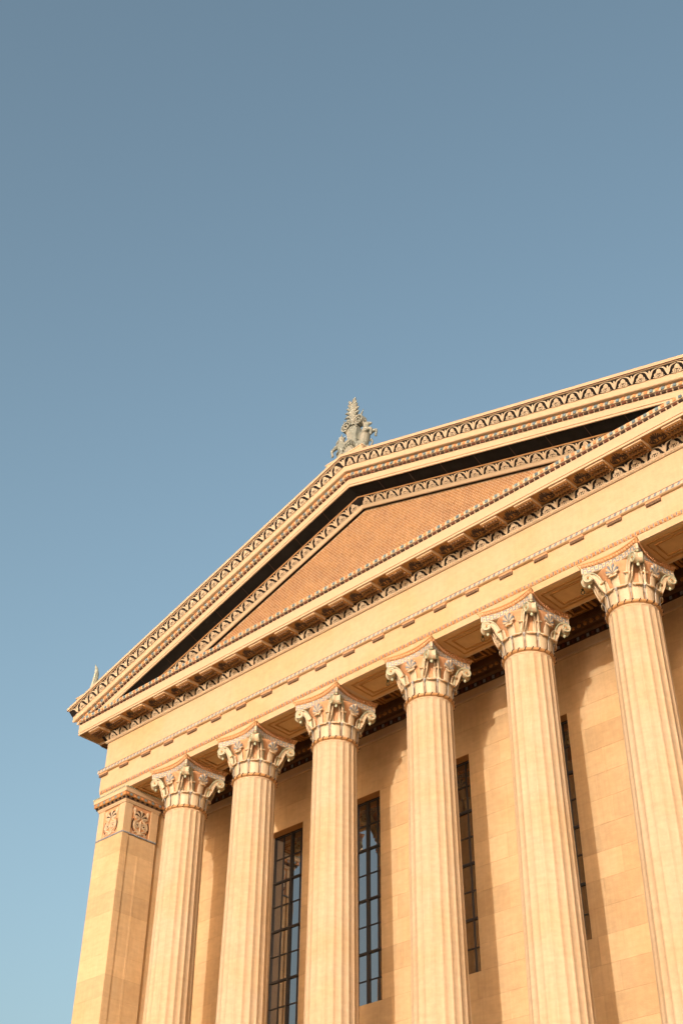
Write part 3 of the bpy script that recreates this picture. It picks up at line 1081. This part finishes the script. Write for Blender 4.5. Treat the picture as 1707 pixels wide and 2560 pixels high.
    def stack(levels):
        mb = MB()
        n = None
        vs, fs = [], []
        for a, cut, sag, z in levels:
            p = plan(a, cut, sag)
            n = len(p)
            vs += [(x, y, z) for x, y in p]
        for i in range(len(levels) - 1):
            for k in range(n):
                fs.append((i * n + k, i * n + (k + 1) % n, (i + 1) * n + (k + 1) % n, (i + 1) * n + k))
        fs.append(tuple(reversed(range(n))))
        fs.append(tuple(range((len(levels) - 1) * n, len(levels) * n)))
        return mb.add(vs, fs)

    AB, CUT, SAG = 1.0, 0.035, 0.20
    build('abacus', stack([(AB - 0.03, CUT, SAG, -0.37), (AB, CUT, SAG, -0.355), (AB, CUT, SAG, -0.165)]), M_WHITE, c)
    build('abacus_moulding', stack([(AB, CUT, SAG, -0.164), (AB + 0.02, CUT, SAG, -0.15), (AB + 0.05, CUT * .7, SAG, -0.05), (AB + 0.07, CUT * .6, SAG, -0.04), (AB + 0.07, CUT * .6, SAG, -0.003)]), M_GOLD, c)
    # fret and eggs laid along the hollow sides
    sd = side(AB, CUT, SAG, 40)
    cum = [0]
    for p, q in zip(sd, sd[1:]):
        cum.append(cum[-1] + math.dist(p, q))
    Ltot = cum[-1]

    def on(s, out):
        s = min(max(s, 0), Ltot)
        for i in range(len(cum) - 1):
            if s <= cum[i + 1] + 1e-9:
                t = (s - cum[i]) / (cum[i + 1] - cum[i])
                x = sd[i][0] + t * (sd[i + 1][0] - sd[i][0])
                y = sd[i][1] + t * (sd[i + 1][1] - sd[i][1])
                tx, ty = sd[i + 1][0] - sd[i][0], sd[i + 1][1] - sd[i][1]
                q = math.hypot(tx, ty)
                return x + ty / q * out, y - tx / q * out
        return sd[-1]

    fret, dots = MB(), MB()

    def frect(mb, s0, s1, z0, z1, out):
        nseg = max(1, int((s1 - s0) / 0.06))
        for i in range(nseg):
            a, b = s0 + (s1 - s0) * i / nseg, s0 + (s1 - s0) * (i + 1) / nseg
            p0, p1, q0, q1 = on(a, 0), on(b, 0), on(a, out), on(b, out)
            vs = [(*p0, z0), (*p1, z0), (*p1, z1), (*p0, z1), (*q0, z0), (*q1, z0), (*q1, z1), (*q0, z1)]
            mb.add(vs, [(4, 5, 6, 7), (0, 1, 5, 4), (1, 2, 6, 5), (2, 3, 7, 6), (3, 0, 4, 7)])

    NU = 8
    U = (Ltot - 0.08) / NU
    zb, zt, w = -0.345, -0.178, 0.033
    for k in range(NU):
        s0 = 0.04 + k * U
        frect(fret, s0, s0 + w, zb, zt, 0.007)
        frect(fret, s0 + w, s0 + U * 0.5, zt - w, zt, 0.007)
        frect(fret, s0 + U * 0.5, s0 + U * 0.5 + w, zb, zt, 0.007)
        frect(fret, s0 + U * 0.5 + w, s0 + U, zb, zb + w, 0.007)
        frect(dots, s0 + U * 0.24, s0 + U * 0.36, zb + 0.04, zb + 0.075, 0.004)
        frect(dots, s0 + U * 0.74, s0 + U * 0.86, zt - 0.075, zt - 0.04, 0.004)
    eg = MB()
    ne = 19
    for k in range(ne):
        x, y = on((k + 0.5) / ne * Ltot, 0.035)
        eg.ell((x, y, -0.105), (0.042, 0.032, 0.055), 6, 4)
    fm, dtm, egm = fret.mesh('fret', M_STEEL), dots.mesh('fret_dot', M_OCHRE), eg.mesh('moulding_eggs', M_PEACH)
    for k in range(4):
        a = R(90 * k)
        put('fret', fm, c, rot=(0, 0, a), kind='stuff')
        put('fret_dot', dtm, c, rot=(0, 0, a), kind='stuff')
        put('moulding_eggs', egm, c, rot=(0, 0, a), kind='stuff')
    return c


c0 = col_proto()
c0.location = (COLX[0], 0, 0)
for x in COLX[1:]:
    copy_tree(c0, bld, (x, 0, 0))


# ---------------------------------------------------------------- corner piers
def rinceau():
    """tall carved panel: palmette above a pair of scrolls, base at z = 0, 1.1 high"""
    dark, pale = MB(), MB()
    for i in range(9):
        t = (i - 4) / 4
        (dark if i % 2 else pale).plate(petal(0, 0.66, t * 1.5, 0.30 - 0.08 * abs(t), 0.085), 0, 0.045, 0.2)
    for s in (-1, 1):
        pale.stroke(spiral(s * 0.13, 0.36, 0.115, 0.02, math.pi * 0.75 if s > 0 else math.pi * .25, 1.7, 20, -s), 0.035, 0, 0.05)
        pale.stroke([(0, 0.05), (s * 0.06, 0.15), (s * 0.17, 0.22), (s * 0.25, 0.33), (s * 0.22, 0.47), (s * 0.11, 0.55), (s * 0.05, 0.64)], 0.04, 0, 0.045)
        pale.stroke([(s * 0.03, 0.05), (s * 0.13, 0.12), (s * 0.24, 0.06)], 0.035, 0, 0.04)
        pale.stroke([(s * 0.05, 0.6), (s * 0.17, 0.62), (s * 0.25, 0.72)], 0.03, 0, 0.04)
        pale.plate(petal(s * 0.22, 0.72, s * 0.1, 0.26, 0.10), 0, 0.045, 0.2)
        dark.stroke([(s * 0.20, 0.10), (s * 0.28, 0.22), (s * 0.29, 0.40), (s * 0.25, 0.56)], 0.03, 0, 0.025)
        dark.plate([(s * 0.13 + 0.04 * math.cos(a), 0.36 + 0.04 * math.sin(a)) for a in [q * math.pi / 4 for q in range(8)]], 0, 0.04)
    pale.plate(petal(0, 0.05, 0, 0.55, 0.06), 0, 0.05, 0.2)
    return pale, dark


def pier_proto():
    p = empty('corner_pier', bld)
    h = 0.83                   # half width; the pier runs from y -0.73 to 0.93
    cy = 0.10
    n = 19
    hh = (16.6 - 1.78) / n
    b = MB()
    # block plan, with a shallow step on the inner (+x) face
    pl = [(-h, -h), (h, -h), (h, -h + 0.30), (h - 0.028, -h + 0.305), (h - 0.028, 0.0), (h - 0.020, 0.004), (h - 0.020, 0.06), (h - 0.028, 0.064), (h - 0.028, 0.075), (h - 0.020, 0.079), (h - 0.020, 0.10), (h - 0.028, 0.104), (h - 0.028, h), (-h, h)]
    q = len(pl)
    g_ = 0.002
    b.add([(x, y, g_) for x, y in pl] + [(x, y, hh - g_) for x, y in pl], [(i, (i + 1) % q, q + (i + 1) % q, q + i) for i in range(q)] + [tuple(reversed(range(q))), tuple(range(q, 2 * q))])
    bme = b.mesh('stone_block', M_BLOCK)
    pl2 = [(-h, -h), (h, -h), (h, -h + 0.30), (h - 0.028, -h + 0.305), (h - 0.028, h), (-h, h)]
    q = len(pl2)
    b = MB().add([(x, y, g_) for x, y in pl2] + [(x, y, hh - g_) for x, y in pl2], [(i, (i + 1) % q, q + (i + 1) % q, q + i) for i in range(q)] + [tuple(reversed(range(q))), tuple(range(q, 2 * q))])
    bme2 = b.mesh('stone_block', M_BLOCK)
    for k in range(n):
        put('stone_block', bme2 if k == n - 1 else bme, p, (0, cy, -16.6 + k * hh))
    build('pier_base', MB().box(-1.0, 1.0, cy - 1.0, cy + 1.0, FLOOR, -16.6), M_STONE, p)
    # necking with sunk panels
    nk = MB()
    e = 0.035
    nk.box(-h + e, h - e, cy - h + e, cy + h - e, -1.775, -0.45)
    build('neck_core', nk, M_PEACH, p)
    strip = MB()
    w0 = 0.36
    for sx in (-1, 1):
        for sy in (-1, 1):
            x0, x1 = sorted((sx * h, sx * (h - w0)))
            y0, y1 = sorted((cy + sy * h, cy + sy * (h - w0)))
            strip.box(x0, x1, y0, y1, -1.774, -0.57)
    build('neck_strip', strip, M_STONE, p)
    pale, dark = rinceau()
    pm, dm = pale.mesh('carved_scrollwork', M_CREAM), dark.mesh('carved_leaf', M_DKBR)
    for a in (0, math.pi / 2, -math.pi / 2):
        M = T(0, cy, 0) @ RZ(a) @ T(0, -h + e + 0.001, -1.74) @ Matrix.Diagonal((1.38, 1, 1.12, 1))
        put('carved_scrollwork', pm, p, mtx=M)
        put('carved_leaf', dm, p, mtx=M)
    # bead row
    bd = MB().ell((0, 0, 0), (0.048, 0.04, 0.04), 8, 5).mesh('bead', M_STEEL)
    for sgn in (-1, 1):
        for k in range(18):
            t = -h + (k + 0.5) * 2 * h / 18
            put('bead', bd, p, (sgn * (h + 0.005), cy + t, -1.785))
            put('bead', bd, p, (t, cy + sgn * (h + 0.005), -1.785))

    # cap mouldings
    def sq(levels):
        mb = MB()
        vs, fs = [], []
        for d, z in levels:
            a = h + d
            vs += [(-a, cy - a, z), (a, cy - a, z), (a, cy + a, z), (-a, cy + a, z)]
        for i in range(len(levels) - 1):
            for k in range(4):
                fs.append((i * 4 + k, i * 4 + (k + 1) % 4, i * 4 + 4 + (k + 1) % 4, i * 4 + 4 + k))
        fs += [(3, 2, 1, 0), tuple(range((len(levels) - 1) * 4, len(levels) * 4))]
        return mb.add(vs, fs)

    build('cap_fillet', sq([(0.01, -0.57), (0.035, -0.565), (0.035, -0.53), (0.02, -0.525), (0.045, -0.505), (0.06, -0.47), (0.06, -0.445)]), M_TRIM, p)
    build('cap_cove', sq([(0.09, -0.444), (0.11, -0.42), (0.12, -0.38)]), M_BROWN, p)
    build('cap_block', sq([(0.15, -0.379), (0.17, -0.36), (0.17, -0.235), (0.155, -0.225)]), M_OCHRE, p)
    build('cap_slab', sq([(0.16, -0.224), (0.19, -0.215), (0.20, -0.07), (0.215, -0.06)]), M_TRIM, p)
    build('cap_top', sq([(0.215, -0.059), (0.225, -0.05), (0.225, -0.003)]), M_MINT, p)
    cb = MB().plate([(-0.055, -0.05), (0.055, -0.05), (0.055, 0.05), (-0.055, 0.05)], 0, 0.012, 0.1)
    co, cs = cb.mesh('orange_block', M_ORANGE), cb.mesh('blue_block', M_BLUE)
    dot = MB().ell((0, 0, 0), (0.022, 0.02, 0.018), 6, 4).mesh('top_bead', M_DKBR)
    tooth = MB().box(-0.045, 0.045, -0.05, 0, -0.03, 0.03).mesh('tooth', M_BLACK)
    a = h + 0.17
    for r in range(4):
        Mr = T(0, cy, 0) @ RZ(r * math.pi / 2)
        for k in range(11):
            put('blue_block' if k % 2 else 'orange_block', cs if k % 2 else co, p, mtx=Mr @ T(-a + (k + 0.5) * 2 * a / 11, -a, -0.297))
        for k in range(8):
            put('tooth', tooth, p, mtx=Mr @ T(-0.85 + k * 1.7 / 7, -h - 0.1, -0.41))
        for k in range(24):
            put('top_bead', dot, p, mtx=Mr @ T(-a + (k + 0.5) * 2 * a / 24, -h - 0.225, -0.03))
    return p


PX = 13.58
p0 = pier_proto()
p0.location = (-PX + 0.04, 0, 0)
p1 = copy_tree(p0, bld, (PX, 0, 0))

# ---------------------------------------------------------------- acroterion blocks
build('ridge_block', MB().box(-1.0, 0.87, -1.86, -0.7, 8.4, 9.10), M_TRIM, bld)
build('ridge_block_edge', MB().box(-1.02, 0.89, -1.88, -0.68, 9.10, 9.15), M_TRIM, bld)
build('eaves_block', MB().add([(-15.5, -1.86, 3.72), (-14.0, -1.86, 4.2), (-14.0, -0.7, 4.2), (-15.5, -0.7, 3.72), (-15.5, -1.86, 4.6), (-14.0, -1.86, 4.6), (-14.0, -0.7, 4.6), (-15.5, -0.7, 4.6)],
                              [(0, 3, 2, 1), (4, 5, 6, 7), (0, 1, 5, 4), (1, 2, 6, 5), (2, 3, 7, 6), (3, 0, 4, 7)]), M_TRIM, bld)
build('eaves_block_edge', MB().box(-15.54, -13.98, -1.88, -0.68, 4.60, 4.655), M_TRIM, bld)


# ---------------------------------------------------------------- bronze apex ornament
def smooth_remesh(o, vox):
    md = o.modifiers.new('remesh', 'REMESH')
    md.mode = 'VOXEL'
    md.voxel_size = vox
    md.use_smooth_shade = True


ac = empty('roof_ornament', None, (0, -1.36, 9.15))
ac.scale = (0.93, 1, 1)
ac['label'] = 'green bronze ornament of two griffins and a spiky palmette on the ridge'
ac['category'] = 'roof ornament'
# central body: urn-like panel
body = MB()
prof = [(-0.30, 0.62), (-0.22, 0.85), (-0.24, 1.1), (-0.30, 1.45), (-0.27, 1.62), (0, 1.72), (0.27, 1.62), (0.30, 1.45), (0.24, 1.1), (0.22, 0.85), (0.30, 0.62)]
body.plate(list(reversed(prof)), -0.12, 0.16)
body.add([(u, 0.12, v) for u, v in prof], [tuple(range(len(prof)))])
build('urn_body', body, M_BRONZE, ac)
lip = MB().tube([(-0.31, -0.16, 1.45), (-0.24, -0.2, 1.62), (0, -0.22, 1.70), (0.24, -0.2, 1.62), (0.31, -0.16, 1.45)], 0.035, 6)
build('urn_lip', lip, M_BRONZE, ac)
# half-round shell at the foot
sh_ = MB()
shp = [(0.42 * math.cos(a), 0.2 + 0.55 * math.sin(a)) for a in [math.pi * i / 14 for i in range(15)]] + [(-0.42, 0), (0.42, 0)]
sh_.plate(shp, -0.15, 0.24)
build('shell_hollow', sh_, M_BRZDK, ac)
arch_ = MB()
arch_.tube([(0.45 * math.cos(a), -0.30, 0.2 + 0.58 * math.sin(a)) for a in [math.pi * i / 16 for i in range(17)]], 0.05, 6)
build('shell_rim', arch_, M_BRONZE, ac)
inner = MB()
inner.plate([(0.27 * math.cos(a), 0.12 + 0.34 * math.sin(a)) for a in [math.pi * i / 12 for i in range(13)]], 0.0, 0.34, 0.1)
inner.tube([(0.29 * math.cos(a), -0.31, 0.12 + 0.36 * math.sin(a)) for a in [math.pi * i / 12 for i in range(13)]], 0.03, 6)
build('shell_core', inner, M_BRONZE, ac)
for i in range(11):
    a = math.pi * (i + 0.5) / 11
    fl = MB().tube([(0.30 * math.cos(a), -0.25, 0.13 + 0.38 * math.sin(a)), (0.43 * math.cos(a), -0.30, 0.2 + 0.55 * math.sin(a))], [0.015, 0.03], 5)
    build('shell_flute', fl, M_BRONZE, ac)
# scrolls
for s in (-1, 1):
    sc_ = MB()
    pth = [(s * 0.05, 1.66), (s * 0.12, 1.86), (s * 0.2, 1.98)] + [(u, v) for u, v in spiral(s * 0.37, 1.78, 0.235, 0.03, math.pi * 0.62 if s > 0 else math.pi * 0.38, 1.75, 30, -s)]
    sc_.stroke(pth, [0.06] * len(pth), -0.12, 0.16)
    n = len(pth)
    build('scroll', sc_, M_BRONZE, ac)
    dsk = MB().plate([(s * 0.37 + 0.19 * math.cos(q), 1.78 + 0.19 * math.sin(q)) for q in [i * 2 * math.pi / 18 for i in range(18)]], -0.06, 0.06)
    build('scroll_disc', dsk, M_BRONZE, ac)
    hc = MB().tube([(s * 0.40, -0.05, 2.0), (s * 0.50, -0.05, 2.14), (s * 0.56, -0.04, 2.30)], [0.05, 0.035, 0.012], 6)
    build('scroll_spur', hc, M_BRONZE, ac)
# spiky palmette
stem_ = MB().tube([(0, -0.02, 1.7), (0, -0.02, 2.0), (0, -0.03, 2.3), (0, -0.03, 2.7), (0, -0.02, 3.02)], [0.12, 0.17, 0.20, 0.16, 0.04], 10)
build('palmette_stem', stem_, M_BRONZE, ac)
for i in range(6):
    for s in (-1, 1):
        z0 = 2.02 + i * 0.15
        an = R(100 - i * 15)
        L = 0.32 + 0.04 * math.sin(i * 1.1)
        p0_ = Vector((s * 0.06, -0.03, z0))
        p1_ = Vector((s * (0.06 + L * math.sin(an)), -0.12, z0 + L * math.cos(an) + 0.06))
        pm_ = (p0_ + p1_) / 2 + Vector((0, -0.05, 0.03))
        build('palmette_leaf', MB().tube([p0_, pm_, p1_], [0.07, 0.085, 0.02], 6, flat=0.8), M_BRONZE, ac)
build('palmette_leaf', MB().tube([(0, -0.03, 2.75), (0, -0.06, 2.98), (0, -0.05, 3.16)], [0.06, 0.055, 0.012], 6), M_BRONZE, ac)
for i in range(3):
    build('palmette_rib', MB().tube([(0.05 * (i - 1), -0.16, 2.05), (0.04 * (i - 1), -0.17, 2.4), (0, -0.13, 2.8)], 0.018, 5), M_BRONZE, ac)
# griffins
for s in (-1, 1):
    gmb = MB()
    gmb.tube([(s * .46, 0, .28), (s * .50, 0, .50), (s * .60, 0, .80), (s * .68, -.02, 1.02), (s * .70, -.02, 1.18), (s * .68, -.02, 1.34)], [.16, .21, .22, .20, .15, .12], 10)
    gmb.ell((s * .70, -.02, 1.40), (.15, .12, .14), 10, 7)
    gmb.tube([(s * .74, -.02, 1.40), (s * .88, -.02, 1.37), (s * .98, -.02, 1.33)], [.10, .075, .05], 8)
    gmb.tube([(s * .98, -.02, 1.35), (s * 1.01, -.02, 1.29)], [.045, .02], 6)
    for yy in (-.10, .08):
        gmb.tube([(s * .62, yy, 1.48), (s * .60, yy, 1.62)], [.045, .012], 5)
    for yy, dz in ((-.16, 0.0), (.14, .10)):
        gmb.tube([(s * .68, yy, .98 + dz), (s * .90, yy, .98 + dz), (s * 1.10, yy, .92 + dz)], [.12, .085, .06], 7)
        gmb.tube([(s * 1.10, yy, .93 + dz), (s * 1.10, yy, .80 + dz), (s * 1.04, yy, .66 + dz)], [.062, .05, .05], 7)
        gmb.tube([(s * 1.04, yy, .67 + dz), (s * 1.13, yy, .62 + dz)], [.055, .035], 6)
        gmb.tube([(s * .40, yy, .45), (s * .62, yy, .36), (s * .72, yy, .22), (s * .66, yy, .06)], [.17, .14, .09, .07], 8)
        gmb.tube([(s * .64, yy, .05), (s * .86, yy, .045)], [.075, .05], 7)
    # wing folded back against the urn
    for k in range(4):
        gmb.tube([(s * .58, .0, 1.05 - .09 * k), (s * .38, .02, 1.18 - .09 * k), (s * .16, .03, 1.22 - .07 * k)], [.10, .075, .03], 6)
    o = build('griffin', gmb, M_BRONZE, ac)
    smooth_remesh(o, 0.026)
    tl = MB().tube([(s * .52, .10, .25), (s * .78, .12, .30), (s * .92, .12, .50), (s * .86, .12, .68), (s * .78, .12, .60)], [.05, .04, .035, .035, .045], 6)
    build('tail', tl, M_BRONZE, ac)

# bronze corner ornament: curved plume over a crouching body, mostly behind the gutter
ec = empty('eaves_ornament', None, (-15.36, -1.28, 4.655))
ec['label'] = 'pale green curved bronze plume rising at the left end of the gable'
ec['category'] = 'roof ornament'
pl_ = MB()
pth = [(0.10, 0, 0.0), (0.02, 0, 0.30), (0.06, 0, 0.62), (0.16, 0, 0.98), (0.20, 0, 1.32), (0.13, 0, 1.62), (0.0, 0, 1.84)]
pl_.tube(pth, [0.15, 0.15, 0.145, 0.135, 0.115, 0.075, 0.02], 10, flat=0.55)
build('plume', pl_, M_PALEBRZ, ec)
for k in range(3):
    build('plume_rib', MB().tube([(x + 0.05 * (k - 1), -0.085 + 0.01 * abs(k - 1), z) for x, y, z in pth[:-2]], 0.014, 5), M_BRONZE, ec)
cb_ = MB()
cb_.tube([(0.0, 0.05, 0.16), (0.35, 0.05, 0.22), (0.75, 0.05, 0.20)], [0.16, 0.2, 0.14], 10)
cb_.tube([(0.7, 0.05, 0.22), (0.95, 0.05, 0.32), (1.0, 0.05, 0.52)], [0.07, 0.05, 0.03], 7)
cb_.ell((-0.12, 0.0, 0.12), (0.2, 0.2, 0.12), 10, 6)
o = build('crouching_body', cb_, M_BRONZE, ec)
smooth_remesh(o, 0.03)
